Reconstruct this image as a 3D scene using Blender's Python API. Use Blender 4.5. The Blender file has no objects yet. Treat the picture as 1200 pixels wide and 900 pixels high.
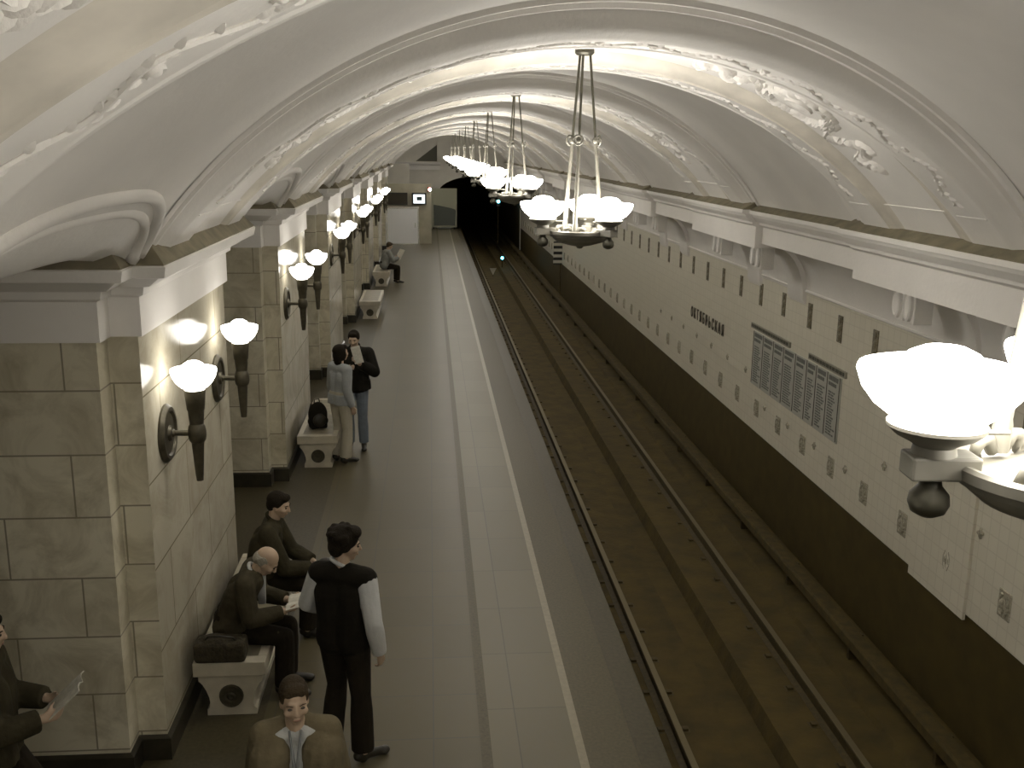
import bpy, bmesh, math, random
from math import pi, sin, cos, sqrt, radians, atan2, asin
from mathutils import Vector as V, Matrix as Mx
random.seed(7)
sc = bpy.context.scene
C = sc.collection

# ------------------------------------------------------------------ camera, world, exposure
cam = bpy.data.cameras.new('camera'); camo = bpy.data.objects.new('camera', cam); C.objects.link(camo)
YAW, PITCH, ROLL = .0825068, .2287979, .0113588
fw = V((sin(YAW)*cos(PITCH), cos(YAW)*cos(PITCH), -sin(PITCH)))
rt = V((cos(YAW), -sin(YAW), 0)); up = rt.cross(fw)
r2 = rt*cos(ROLL)+up*sin(ROLL); u2 = up*cos(ROLL)-rt*sin(ROLL)
camo.matrix_world = Mx(((r2.x,u2.x,-fw.x,0),(r2.y,u2.y,-fw.y,0),(r2.z,u2.z,-fw.z,4.34),(0,0,0,1)))
cam.sensor_width = 36; cam.lens = 36*1179.4/1200; cam.clip_start = .05; cam.clip_end = 300
sc.camera = camo
w = bpy.data.worlds.new('world'); sc.world = w; w.use_nodes = True
w.node_tree.nodes['Background'].inputs[0].default_value = (.9,.88,.7,1)
w.node_tree.nodes['Background'].inputs[1].default_value = .02
vs = sc.view_settings
vs.view_transform = 'Standard'; vs.look = 'None'; vs.gamma = 1; vs.use_curve_mapping = False
vs.exposure = 1.25
BOWL = 17.0      # chandelier bowl emission
TORCH = 4.5      # torch bowl emission
LCOL = (1,.955,.88)

# ------------------------------------------------------------------ layout
P = 6.3; Y0 = 8.1; XC = 1.2; ZS = 3.62
YEND = 57.0
RIBS = [Y0+P*k for k in range(-2,8)]
PYL = [Y0+P*k for k in range(0,7)]+[Y0-P]
WX = 5.08

# ------------------------------------------------------------------ helpers
def lk(o, parent=None):
    C.objects.link(o)
    if parent: o.parent = parent
    return o
def obj(name, bm, mat=None, parent=None, smooth=False, recalc=True):
    me = bpy.data.meshes.new(name)
    if recalc: bmesh.ops.recalc_face_normals(bm, faces=bm.faces)
    bm.to_mesh(me); bm.free()
    if mat: me.materials.append(mat)
    if smooth:
        for p in me.polygons: p.use_smooth = True
    o = bpy.data.objects.new(name, me)
    return lk(o, parent)
def autosmooth(o, ang=35):
    me = o.data
    for p in me.polygons: p.use_smooth = True
    try: me.set_sharp_from_angle(angle=radians(ang))
    except Exception: pass
    return o
def thing(name, label, cat, loc=(0,0,0), rz=0, group=None):
    o = bpy.data.objects.new(name, None); C.objects.link(o); o.empty_display_size = .1
    o.location = loc; o.rotation_euler = (0,0,rz)
    return tag(o, label, cat, group)
def tag(o, label, cat, group=None):
    o['label'] = label; o['category'] = cat
    if group: o['group'] = group
    return o
def struct(o): o['kind'] = 'structure'; return o
def dup(root, loc=None, rz=None, label=None, name=None):
    r = root.copy(); C.objects.link(r)
    if loc is not None: r.location = loc
    if rz is not None: r.rotation_euler = (0,0,rz)
    if label: r['label'] = label
    for ch in list(root.children):
        c = ch.copy(); C.objects.link(c); c.parent = r
        for g in list(ch.children):
            d = g.copy(); C.objects.link(d); d.parent = c
    return r
def box(bm, x0,x1,y0,y1,z0,z1, bev=0):
    b = bm if not bev else bmesh.new()
    vv = [b.verts.new((x,y,z)) for z in (z0,z1) for y in (y0,y1) for x in (x0,x1)]
    for f in ((0,2,3,1),(4,5,7,6),(0,1,5,4),(2,6,7,3),(0,4,6,2),(1,3,7,5)): b.faces.new([vv[i] for i in f])
    if bev:
        bmesh.ops.recalc_face_normals(b, faces=b.faces)
        bmesh.ops.bevel(b, geom=b.edges[:], offset=bev, segments=2, affect='EDGES', profile=.5)
        me = bpy.data.meshes.new('t'); b.to_mesh(me); b.free(); bm.from_mesh(me); bpy.data.meshes.remove(me)
    return bm
def prism(bm, poly, axis, a, b):
    """extrude a 2-D polygon along an axis; poly coords are the other two axes in order"""
    def mk(p, t):
        return {'x':(t,p[0],p[1]),'y':(p[0],t,p[1]),'z':(p[0],p[1],t)}[axis]
    A = [bm.verts.new(mk(p,a)) for p in poly]; B = [bm.verts.new(mk(p,b)) for p in poly]
    n = len(poly)
    for i in range(n): bm.faces.new((A[i],A[(i+1)%n],B[(i+1)%n],B[i]))
    bm.faces.new(A[::-1]); bm.faces.new(B)
    return bm
def lathe(bm, prof, seg=24, c=(0,0,0), mat=None):
    c = V(c); rings = []
    for r,z in prof:
        if r < 1e-5: rings.append([bm.verts.new((mat@V((0,0,z)) if mat else V((0,0,z)))+c)])
        else:
            ring = []
            for i in range(seg):
                p = V((r*cos(2*pi*i/seg), r*sin(2*pi*i/seg), z))
                ring.append(bm.verts.new((mat@p if mat else p)+c))
            rings.append(ring)
    for A,B in zip(rings, rings[1:]):
        for i in range(seg):
            j = (i+1)%seg
            if len(A)==1 and len(B)==1: continue
            if len(A)==1: bm.faces.new((A[0],B[i],B[j]))
            elif len(B)==1: bm.faces.new((A[i],A[j],B[0]))
            else: bm.faces.new((A[i],A[j],B[j],B[i]))
    return bm
def frame(d):
    d = V(d).normalized(); a = V((0,0,1)) if abs(d.z) < .9 else V((1,0,0))
    s = d.cross(a).normalized(); return s, d.cross(s).normalized(), d
def tube(bm, pts, r, seg=8, caps=True, squash=1):
    pts = [V(p) for p in pts]; n = len(pts); rr = r if hasattr(r,'__len__') else [r]*n
    rings = []; s0 = None
    for i,p in enumerate(pts):
        d = (pts[min(i+1,n-1)]-pts[max(i-1,0)]).normalized()
        if s0 is None: s,t,_ = frame(d)
        else:
            s = (s0-d*s0.dot(d)).normalized(); t = d.cross(s)
        s0 = s
        rings.append([bm.verts.new(p+s*rr[i]*cos(2*pi*k/seg)+t*rr[i]*squash*sin(2*pi*k/seg)) for k in range(seg)])
    for A,B in zip(rings, rings[1:]):
        for k in range(seg): bm.faces.new((A[k],A[(k+1)%seg],B[(k+1)%seg],B[k]))
    if caps: bm.faces.new(rings[0][::-1]); bm.faces.new(rings[-1])
    return bm
def ell(bm, c, r, rot=None, u=14, v=9):
    m = Mx.Translation(V(c)) @ (rot.to_4x4() if rot else Mx()) @ Mx.Diagonal((r[0],r[1],r[2],1))
    bmesh.ops.create_uvsphere(bm, u_segments=u, v_segments=v, radius=1, matrix=m)
def tc(bm, p0, r0, p1, r1, c0=True, c1=True, u=12):
    """tapered capsule"""
    p0, p1 = V(p0), V(p1)
    tube(bm, [p0,p1], [r0,r1], u)
    if c0: ell(bm, p0, (r0,)*3, u=u, v=8)
    if c1: ell(bm, p1, (r1,)*3, u=u, v=8)
def fuse(name, bm, mat, parent, vox, sm=3):
    """voxel-union of overlapping closed shells into one continuous surface"""
    me = bpy.data.meshes.new(name); bmesh.ops.recalc_face_normals(bm, faces=bm.faces); bm.to_mesh(me); bm.free()
    o = bpy.data.objects.new(name, me); C.objects.link(o)
    m = o.modifiers.new('r','REMESH'); m.mode = 'VOXEL'; m.voxel_size = vox
    if sm:
        s = o.modifiers.new('s','SMOOTH'); s.iterations = sm; s.factor = .5
    dg = bpy.context.evaluated_depsgraph_get()
    nm = bpy.data.meshes.new_from_object(o.evaluated_get(dg))
    nm.name = name
    o.modifiers.clear(); o.data = nm; bpy.data.meshes.remove(me)
    nm.materials.clear(); nm.materials.append(mat)
    for p in nm.polygons: p.use_smooth = True
    o.parent = parent
    return o

# ------------------------------------------------------------------ materials
def mat(name, col, rough=.6, metal=0, emit=0, noise=0, nscale=8, bump=0, bscale=60, spec=.5, det=6):
    m = bpy.data.materials.new(name); m.use_nodes = True; nt = m.node_tree; b = nt.nodes['Principled BSDF']
    b.inputs['Base Color'].default_value = (*col,1); b.inputs['Roughness'].default_value = rough
    b.inputs['Metallic'].default_value = metal; b.inputs['Specular IOR Level'].default_value = spec
    if emit:
        b.inputs['Emission Color'].default_value = (*LCOL,1); b.inputs['Emission Strength'].default_value = emit
    if noise or bump: tcn = nt.nodes.new('ShaderNodeTexCoord')
    if noise:
        n = nt.nodes.new('ShaderNodeTexNoise'); n.inputs['Scale'].default_value = nscale; n.inputs['Detail'].default_value = det
        nt.links.new(tcn.outputs['Object'], n.inputs['Vector'])
        r = nt.nodes.new('ShaderNodeValToRGB'); nt.links.new(n.outputs[0], r.inputs[0])
        r.color_ramp.elements[0].position = .3; r.color_ramp.elements[1].position = .7
        r.color_ramp.elements[0].color = (*[c*(1-noise) for c in col],1)
        r.color_ramp.elements[1].color = (*[min(1,c*(1+noise)) for c in col],1)
        nt.links.new(r.outputs[0], b.inputs['Base Color'])
    if bump:
        n = nt.nodes.new('ShaderNodeTexNoise'); n.inputs['Scale'].default_value = bscale; n.inputs['Detail'].default_value = 4
        nt.links.new(tcn.outputs['Object'], n.inputs['Vector'])
        bp = nt.nodes.new('ShaderNodeBump'); bp.inputs['Strength'].default_value = bump; bp.inputs['Distance'].default_value = .02
        nt.links.new(n.outputs[0], bp.inputs['Height']); nt.links.new(bp.outputs[0], b.inputs['Normal'])
    return m
def tiled(name, c1, c2, mortar, bw, rh, ms, rough, uv, offset=.5, vein=0, veincol=(.3,.26,.18), vscale=1.6, spec=.5, bump=.15):
    """brick-texture cladding in world metres. uv: 'xy+z' (upright faces) or 'floor'"""
    m = bpy.data.materials.new(name); m.use_nodes = True; nt = m.node_tree; N = nt.nodes.new; L = nt.links.new
    b = nt.nodes['Principled BSDF']; b.inputs['Roughness'].default_value = rough; b.inputs['Specular IOR Level'].default_value = spec
    g = N('ShaderNodeNewGeometry'); sp = N('ShaderNodeSeparateXYZ'); L(g.outputs['Position'], sp.inputs[0])
    cb = N('ShaderNodeCombineXYZ')
    if uv == 'floor': L(sp.outputs[0], cb.inputs[0]); L(sp.outputs[1], cb.inputs[1])
    else:
        a = N('ShaderNodeMath'); L(sp.outputs[0], a.inputs[0]); L(sp.outputs[1], a.inputs[1]); L(a.outputs[0], cb.inputs[0])
        z = N('ShaderNodeMath'); z.inputs[1].default_value = -.22; L(sp.outputs[2], z.inputs[0]); L(z.outputs[0], cb.inputs[1])
    t = N('ShaderNodeTexBrick'); L(cb.outputs[0], t.inputs['Vector'])
    t.inputs['Color1'].default_value = (*c1,1); t.inputs['Color2'].default_value = (*c2,1); t.inputs['Mortar'].default_value = (*mortar,1)
    t.inputs['Scale'].default_value = 1; t.inputs['Mortar Size'].default_value = ms; t.inputs['Mortar Smooth'].default_value = .1
    t.inputs['Brick Width'].default_value = bw; t.inputs['Row Height'].default_value = rh; t.offset = offset
    out = t.outputs['Color']
    if vein:
        n = N('ShaderNodeTexNoise'); n.inputs['Scale'].default_value = vscale; n.inputs['Detail'].default_value = 9; n.inputs['Roughness'].default_value = .68; n.inputs['Distortion'].default_value = .9
        L(g.outputs['Position'], n.inputs['Vector'])
        r = N('ShaderNodeValToRGB'); r.color_ramp.elements[0].position = .43; r.color_ramp.elements[1].position = .70
        r.color_ramp.elements[0].color = (0,0,0,1); r.color_ramp.elements[1].color = (vein,vein,vein,1); L(n.outputs[0], r.inputs[0])
        mx = N('ShaderNodeMix'); mx.data_type = 'RGBA'; L(r.outputs[0], mx.inputs[0]); L(out, mx.inputs[6]); mx.inputs[7].default_value = (*veincol,1)
        out = mx.outputs[2]
    L(out, b.inputs['Base Color'])
    if bump:
        bp = N('ShaderNodeBump'); bp.inputs['Strength'].default_value = bump; bp.inputs['Distance'].default_value = .01; bp.invert = True
        L(t.outputs['Fac'], bp.inputs['Height']); L(bp.outputs[0], b.inputs['Normal'])
    return m
PLASTER = mat('plaster', (.83,.805,.765), .75, noise=.05, nscale=1.2, bump=.12, bscale=25)
PLASTER2 = mat('plaster_relief', (.83,.805,.765), .7, bump=.25, bscale=40)
MARBLE = tiled('pale_marble', (.74,.695,.55),(.62,.58,.45),(.27,.245,.18), .92,.43,.006, .28, 'up', vein=.62, veincol=(.27,.225,.13), vscale=2.4)
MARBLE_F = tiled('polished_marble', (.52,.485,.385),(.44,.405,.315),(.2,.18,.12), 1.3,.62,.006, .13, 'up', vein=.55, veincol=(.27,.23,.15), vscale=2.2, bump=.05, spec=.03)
PLINTH = mat('dark_plinth_stone', (.035,.031,.02), .3, noise=.3, nscale=10)
TILE = tiled('glazed_tile', (.76,.725,.61),(.73,.695,.58),(.67,.635,.525), .15,.15,.007, .3, 'up', offset=0, bump=.2)
DARKW = mat('black_track_wall', (.068,.049,.012), .6, noise=.2, nscale=4)
BED = mat('oily_concrete', (.078,.054,.010), .85, noise=.3, nscale=3, bump=.5, bscale=12)
FLOOR_A = tiled('grey_granite', (.113,.095,.050),(.104,.088,.046),(.085,.078,.055), .62,.62,.006,.42,'floor', offset=0, vein=.25, veincol=(.11,.1,.07), vscale=9, bump=.04)
FLOOR_B = tiled('light_granite', (.168,.148,.093),(.148,.13,.081),(.10,.09,.065), .64,.9,.005,.45,'floor', offset=0, vein=.25, veincol=(.15,.14,.11), vscale=12, bump=.04)
FLOOR_D = mat('dark_granite', (.066,.055,.028), .42, noise=.25, nscale=30)
FLOOR_E = mat('edge_granite', (.092,.077,.04), .5, noise=.2, nscale=40)
STRIPE = mat('cream_stripe_stone', (.27,.24,.165), .4, noise=.1, nscale=20)
RAILM = mat('rail_steel', (.22,.185,.11), .45, .8)
RUST = mat('rusty_iron', (.065,.046,.012), .7, noise=.3, nscale=20)
SLEEP = mat('tarred_wood', (.07,.049,.010), .85, noise=.3, nscale=10)
BRONZE = mat('dark_bronze', (.085,.075,.05), .42, .55, noise=.25, nscale=20)
LAMPMET = mat('pale_painted_metal', (.15,.142,.115), .45, .1, noise=.12, nscale=15)
LAMPDK = mat('tarnished_metal', (.075,.07,.05), .45, .4, noise=.2, nscale=20)
GLASS = mat('opal_glass_lit', (.9,.88,.82), .3, emit=BOWL)
GLASST = mat('opal_glass_torch', (.9,.88,.82), .3, emit=TORCH)
BENCH = mat('bench_marble', (.52,.48,.38), .3, noise=.15, nscale=7)
BENCHTOP = mat('bench_seat_stone', (.26,.235,.165), .35, noise=.2, nscale=9)
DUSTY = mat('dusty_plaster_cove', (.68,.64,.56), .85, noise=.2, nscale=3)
GREYW = mat('hall_plaster', (.74,.71,.63), .7, noise=.06, nscale=2)

# ------------------------------------------------------------------ arc maths
def arcf(half, zs, apex):
    rise = apex-zs; R = (half*half+rise*rise)/(2*rise); zc = apex-R; A = asin(half/R) if rise < R else pi-asin(half/R)
    def f(s, off=0):        # s 0..1 left to right; off towards the room
        a = -A+2*A*s; return V((XC+(R-off)*sin(a), 0, zc+(R-off)*cos(a)))
    f.R = R; f.zc = zc; f.A = A
    return f
BAY = arcf(3.06, 3.60, 5.27)

# ------------------------------------------------------------------ SETTING: floor and track
bm = bmesh.new(); box(bm, -9.0,-1.32,-8,YEND,-.3,0); struct(obj('floor', bm, FLOOR_D))
bm = bmesh.new(); box(bm, -1.32,.35,-8,YEND,-.3,0); struct(obj('floor', bm, FLOOR_A))
bm = bmesh.new(); box(bm, .35,.43,-8,YEND,-.3,0); struct(obj('trim_1', bm, FLOOR_E))
bm = bmesh.new(); box(bm, .43,1.06,-8,YEND,-.3,0); struct(obj('floor', bm, FLOOR_B))
bm = bmesh.new(); box(bm, 1.06,1.125,-8,YEND,-.3,.0); struct(obj('trim_2', bm, STRIPE))
bm = bmesh.new(); box(bm, 1.125,1.5,-8,YEND,-.3,0); struct(obj('floor', bm, FLOOR_E))
bm = bmesh.new(); box(bm, 1.5,1.72,-8,YEND,-.3,0, .006); struct(obj('trim_3', bm, FLOOR_D))
bm = bmesh.new(); box(bm, .9,1.66,-8,YEND,-1.6,-.3); struct(obj('wall_platform', bm, DARKW))
# track bed with a drain between the rails, ledge under the contact rail
bm = bmesh.new()
prism(bm, [(1.66,-1.6),(1.66,-1.26),(2.92,-1.26),(2.98,-1.45),(3.34,-1.45),(3.40,-1.26),(4.42,-1.26),(4.45,-1.2),(5.2,-1.2),(5.2,-1.6)], 'y', -8, 110)
struct(obj('track_bed', bm, BED))

# ------------------------------------------------------------------ right wall, cove, cornice
bm = bmesh.new(); box(bm, WX,WX+.3,-8,YEND+1,.06,3.3); wallr = struct(obj('wall_right', bm, TILE))
bm = bmesh.new(); box(bm, WX+.02,WX+.3,-8,YEND+1,-1.6,.06); struct(obj('wall_right', bm, DARKW))
# two shallow panel leaves that stand proud of the tiling
bm = bmesh.new(); box(bm, WX-.03,WX,8.5,9.62,.0,2.45); obj('service_panel', bm, TILE, wallr)
cove = [(WX,2.52)]
for k in range(0,9):
    a = k/8*pi/2; cove.append((WX-.0-.62*(1-cos(a)), 2.52+.66*sin(a)))
cove += [(WX-.62,3.62),(WX+.3,3.62),(WX+.3,2.52)]
bm = bmesh.new(); prism(bm, cove, 'y', -8, YEND+.5); struct(autosmooth(obj('trim_4', bm, PLASTER)))
bm = bmesh.new(); tube(bm, [(WX-.01,-8,2.52),(WX-.01,YEND,2.52)], .02, 6); struct(obj('trim_5', bm, PLASTER))
def cornice_prof(x, s, dz=0):   # s=-1: faces -x (right wall)
    pr = [(0,3.19),(.0,3.40),(.05,3.43),(.05,3.46),(.09,3.47),(.14,3.53),(.15,3.56),(.19,3.57),(.19,3.615)]
    return [(x+s*d, z+dz) for d,z in pr]
poly = cornice_prof(4.28,-1)+[(4.75,3.615),(4.75,3.19)]
bm = bmesh.new(); prism(bm, poly, 'y', -8, YEND+.5); struct(obj('trim_6', bm, PLASTER))
bm0 = bmesh.new()
prism(bm0, cornice_prof(4.19,-1,.008)+[(4.72,3.623),(4.72,3.13),(4.19,3.13)], 'y', -1.6, 1.6)
LEDGE = mat('dust_on_ledge', (.21,.185,.125), .95, noise=.25, nscale=6)
blk = struct(obj('trim_7', bm0, PLASTER)); blk.location = (0,RIBS[0],0)
bm = bmesh.new(); prism(bm, [(4.01,3.60),(4.5,3.60),(4.5,3.745),(4.2,3.735),(4.012,3.63)], 'y', -1.59,1.59); obj('dusty_ledge', bm, LEDGE, blk)
bm = bmesh.new(); prism(bm, [(4.10,3.60),(4.5,3.60),(4.5,3.70),(4.22,3.69),(4.10,3.62)], 'y', -8,YEND); struct(obj('trim_11', bm, LEDGE))
# corbel under each block: curved bracket and two pairs of oval consoles
bm = bmesh.new()
cp = [(WX+.02,2.30)]
for k in range(9):
    a = k/8*pi/2; cp.append((WX-.05-.53*(1-cos(a)), 2.40+.74*sin(a)))
cp += [(WX+.02,3.14)]
for ya,yb in ((-1.22,-.62),(.62,1.22)): prism(bm, cp, 'y', ya, yb)
cb = autosmooth(obj('corbel', bm, PLASTER, blk))
bm = bmesh.new()
cp2 = [(x,z) for x,z in cp]; cp2[0] = (WX+.02,2.44)
for k in range(9):
    a = k/8*pi/2; cp2[k+1] = (WX-.02-.40*(1-cos(a)), 2.50+.62*sin(a))
prism(bm, cp2, 'y', -.62, .62); autosmooth(obj('corbel_panel', bm, PLASTER, blk))
rot = Mx.Rotation(-pi/2,3,'Y')
for yc in (-.95,.95):
    for dy in (-.115,.115):
        bm = bmesh.new(); box(bm, 4.44,4.62,yc+dy-.09,yc+dy+.09,2.80,3.14,.008)
        m = Mx.Diagonal((1,.85,1.75)) @ rot
        lathe(bm, [(0,0),(.085,0),(.085,.03),(.07,.042),(.062,.03),(0,.03)], 20, (4.44,yc+dy,2.97), m)
        obj('console', bm, PLASTER2, blk)
for y in RIBS[1:]: dup(blk, (0,y,0))

# relief plaques in the tiling: dark upright upper row, glinting lower row
PLQ_D = mat('brown_relief_ceramic', (.17,.145,.085), .35, noise=.45, nscale=40, bump=.6, bscale=60)
PLQ_L = mat('glinting_relief_ceramic', (.50,.47,.37), .1, noise=.35, nscale=50, bump=.8, bscale=70)
bm = bmesh.new(); box(bm, WX-.012,WX+.01,-.07,.07,-.17,.17,.006)
for k in range(3): ell(bm, (WX-.012,0,-.11+.11*k), (.012,.045,.045))
up0 = obj('relief_tile', bm, PLQ_D, wallr)
bm = bmesh.new(); box(bm, WX-.012,WX+.01,-.095,.095,-.13,.13,.006)
for s in (-1,1):
    tube(bm, [(WX-.018,s*.03,-.1),(WX-.018,s*.06,-.03),(WX-.018,s*.06,.03),(WX-.018,s*.03,.1)], .014, 6)
    ell(bm, (WX-.015,s*.035,0), (.022,.018,.05))
ell(bm, (WX-.015,0,.0), (.025,.014,.09))
lo0 = obj('glazed_rosette', bm, PLQ_L, wallr); lo0['label'] = 'shiny relief rosette tile'
up0['label'] = 'dark upright relief tile'
ys = [7.9+1.02*k for k in range(48)]
up0.location = (0,ys[0],2.21); lo0.location = (0,7.9,.44)
for k,y in enumerate(ys):
    if k:
        c = up0.copy(); C.objects.link(c); c.location = (0,y,2.21)
        c = lo0.copy(); C.objects.link(c); c.location = (0,7.9+1.0*k,.44)
bm = bmesh.new(); tube(bm, [(WX-.005,0,-.05),(WX-.02,0,0),(WX-.005,0,.05)], .014, 6); ell(bm, (WX-.01,.02,.0), (.02,.03,.02)); ell(bm, (WX-.01,-.02,.01), (.02,.03,.02))
sm0 = obj('small_rosette', bm, PLQ_L, wallr); sm0.location = (0,8.4,.92)
for k in range(1,14):
    c = sm0.copy(); C.objects.link(c); c.location = (0,8.4+1.02*k,.92 if k not in (3,4,5,6) else .55)

# ------------------------------------------------------------------ vault with lunettes over the passages
def lun(u, p=2.6): return max(0, 1-abs(u)**p)**(1/p)
def s_of_z(f, z):   # left-side parameter at height z
    a = math.acos(max(-1,min(1,(z-f.zc)/f.R))); return (f.A-a)/(2*f.A)
LA = 1.50
def mz(y, yc): return 3.60+.50*lun((y-yc)/LA)
def ez(y, yc):
    u = (y-yc)/(LA-.02); base = 3.50+.22*lun(u,3.2)
    return base
centres = [Y0-P/2+P*k for k in range(0,8)]
bm = bmesh.new(); NS = 40
def column(y, s0):
    out = []
    for i in range(NS+1):
        p = BAY(s0+(1-s0)*i/NS); out.append(bm.verts.new((p.x,y,p.z)))
    return out
cols = [column(-8,0)]
ylist = [Y0-P-1.4]
for yc in centres:
    ylist += [yc-LA-.1]+[yc-LA*cos(pi*k/28) for k in range(29)]+[yc+LA+.1, yc+LA+.9]
for y in ylist:
    s0 = 0
    for yc in centres:
        if abs(y-yc) <= LA and yc < 46: s0 = s_of_z(BAY, mz(y,yc))
    cols.append(column(y, s0))
cols.append(column(YEND+.5,0))
for A,B in zip(cols, cols[1:]):
    for i in range(NS): bm.faces.new((A[i],A[i+1],B[i+1],B[i]))
struct(obj('ceiling', bm, PLASTER, smooth=True))
# lunette webs and the raised mouldings on them
XE = -2.02
def web(yc):
    bm = bmesh.new(); rows = []
    for k in range(41):
        y = yc-LA*cos(pi*k/40); z1 = mz(y,yc); p1 = BAY(s_of_z(BAY,z1)); p1.y = y
        ye = yc+(y-yc)*.985
        p2 = V((XE, ye, ez(ye,yc)))
        row = []
        for j in range(9):
            t = j/8; q = p1.lerp(p2,t); q.z += -.05*sin(pi*t)*lun((y-yc)/LA); row.append(bm.verts.new(q))
        row.append(bm.verts.new((-5.4, ye, p2.z+.25*lun((y-yc)/LA,2))))
        rows.append(row)
    for A,B in zip(rows,rows[1:]):
        for j in range(9): bm.faces.new((A[j],A[j+1],B[j+1],B[j]))
    return bm
def mould(yc):
    bm = bmesh.new()
    for t,r in ((.0,.042),(.22,.04)):
        pts = []
        for k in range(1,40):
            y = yc-LA*cos(pi*k/40); z1 = mz(y,yc); p1 = BAY(s_of_z(BAY,z1)); p1.y = y
            pts.append(p1.lerp(V((XE, yc+(y-yc)*.985, ez(y,yc))), t))
        tube(bm, pts, r, 8)
    return bm
for k,yc in enumerate(centres[:7]):
    o = struct(obj('trim_8', web(yc), PLASTER, smooth=True)); autosmooth(o,40)
    obj('archivolt', mould(yc), PLASTER, o, smooth=True)

# ------------------------------------------------------------------ transverse ribs
def rib_mesh(y):
    # (dy, half, apex)
    prof = [(-1.66,3.06,5.275),(-1.63,3.05,5.235),(-1.59,3.05,5.235),(-1.57,3.055,5.26),(-1.53,3.055,5.26),(-1.51,3.04,5.21),(-1.46,3.04,5.21),(-1.45,3.045,5.225),
            (-1.42,3.04,5.17),(-1.38,3.03,5.11),(-1.32,3.02,5.075),(-1.28,3.01,5.055),(-1.25,3.0,5.04),(-1.21,3.0,5.04),(-1.20,3.0,5.052),(-.78,3.0,5.052),(-.77,3.0,5.04),(-.71,3.0,5.04),(-.70,3.005,5.055),(-.64,3.01,5.07),(-.57,3.02,5.10),(-.52,3.03,5.135),(-.47,3.03,5.15),(-.45,3.03,5.14)]
    prof = prof+[(-d,h,a) for d,h,a in prof[::-1]]
    bm = bmesh.new(); rows = []
    fs = [(d,arcf(h,3.58,a)) for d,h,a in prof]
    for i in range(73):
        rows.append([bm.verts.new((*(lambda q:(q.x,y+d,q.z))(f(i/72)),)) for d,f in fs])
    for A,B in zip(rows,rows[1:]):
        for j in range(len(A)-1):
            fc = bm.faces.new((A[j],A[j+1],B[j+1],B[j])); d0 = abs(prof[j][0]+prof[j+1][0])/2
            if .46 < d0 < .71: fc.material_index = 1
    return bm
BAND = arcf(3.0,3.58,5.052); PAN = arcf(3.03,3.58,5.14)
def leaf(bm, f, s, dy, ang, L, W, H):
    """small pointed leaf lying on the arc"""
    p = f(s); q = f(s+.002); tx = (q-p).normalized(); n = V((XC,0,f.zc))-p; n.normalize(); ty = V((0,1,0))
    p = p+ty*dy; d = tx*cos(ang)+ty*sin(ang); e = n.cross(d); rows = []
    for t,w_,h_ in ((0,.15,.3),(.3,.85,.9),(.6,.9,1),(.85,.45,.7)):
        rows.append([bm.verts.new(p+d*L*t+e*W*w_*k+n*H*h_*(1-.85*abs(k))-n*.003*abs(k)) for k in (-1,-.45,0,.45,1)])
    tip = bm.verts.new(p+d*L+n*H*.2)
    for A,B in zip(rows,rows[1:]):
        for k in range(4): bm.faces.new((A[k],A[k+1],B[k+1],B[k]))
    for k in range(4): bm.faces.new((rows[-1][k],rows[-1][k+1],tip))
def boss(bm, f, s, dy, r, h):
    p = f(s); n = (V((XC,0,f.zc))-p).normalized(); p = p+V((0,dy,0)); t1,t2,_ = frame(n)
    lathe(bm, [(r,0),(r*.92,h*.7),(r*.6,h*.5),(r*.35,h),(0,h*1.1)], 10, p, Mx((t1,t2,n)).transposed())
def relief_mesh():
    rnd = random.Random(5); bm = bmesh.new()
    for dy0 in (-.98,.98):
        N = 120; pts = []
        for i in range(N):
            s = .075+.85*i/N; w_ = sin(i*.55)*.085; q = BAND(s,.006); pts.append(V((q.x,dy0+w_,q.z)))
            sg = 1 if cos(i*.55) > 0 else -1
            leaf(bm, BAND, s, dy0+w_, sg*(.6+rnd.uniform(0,.7)), .085, .020, .016)
            if i%2: leaf(bm, BAND, s, dy0+w_, -sg*(.5+rnd.uniform(0,.9)), .075, .018, .016)
            if i%8==3: boss(bm, BAND, s, dy0-w_*.6, .034, .018)
        tube(bm, pts, .011, 6)
    for s0,s1 in ((.13,.36),(.64,.87)):       # wreath with banners towards each springing
        sm = (s0+s1)/2
        for k in range(52):
            a = k/52*2*pi
            for ra,rd in ((.038,.27),(.046,.33)):
                s = sm+ra*cos(a); dy = rd*sin(a)
                leaf(bm, PAN, s, dy, a+pi/2+rnd.uniform(-.7,.7), .10, .028, .035)
        for sg in (-1,1):
            for k in range(44):
                t = k/43; s = sm+sg*(.055+.06*t); dy = .26*sin(t*9+sg)*(1-.4*t)
                leaf(bm, PAN, s, dy, (0 if sg>0 else pi)+rnd.uniform(-1.3,1.3), .12, .03, .04)
            boss(bm, PAN, sm+sg*.118, 0, .07, .045)
        boss(bm, PAN, sm, 0, .13, .03)
    pts = []
    for k in range(30):
        s = .39+.22*k/29; q = PAN(s,.006); pts.append(V((q.x,.06*sin(k*.8),q.z)))
        leaf(bm, PAN, s, .06*sin(k*.8), rnd.uniform(-.9,.9), .06, .018, .014)
    tube(bm, pts, .008, 6)
    return bm
rel = None
def end_fillet(bm, y):
    for f,dys in ((BAND,((-1.2,-.78),(.78,1.2))),(PAN,((-.6,.6),))):
        for s in (.06,.94):
            p = f(s); n = (V((XC,0,f.zc))-p).normalized()
            for a,b in dys: tube(bm, [p+n*.001+V((0,a,0)), p+n*.001+V((0,b,0))], .007, 6)
for i,y in enumerate(RIBS):
    bm = rib_mesh(0); end_fillet(bm,0)
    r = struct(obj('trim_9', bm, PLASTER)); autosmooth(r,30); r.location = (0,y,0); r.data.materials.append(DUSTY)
    if rel is None: rel = obj('leaf_relief', relief_mesh(), PLASTER2, r); autosmooth(rel,50)
    else:
        c = rel.copy(); C.objects.link(c); c.parent = r

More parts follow.
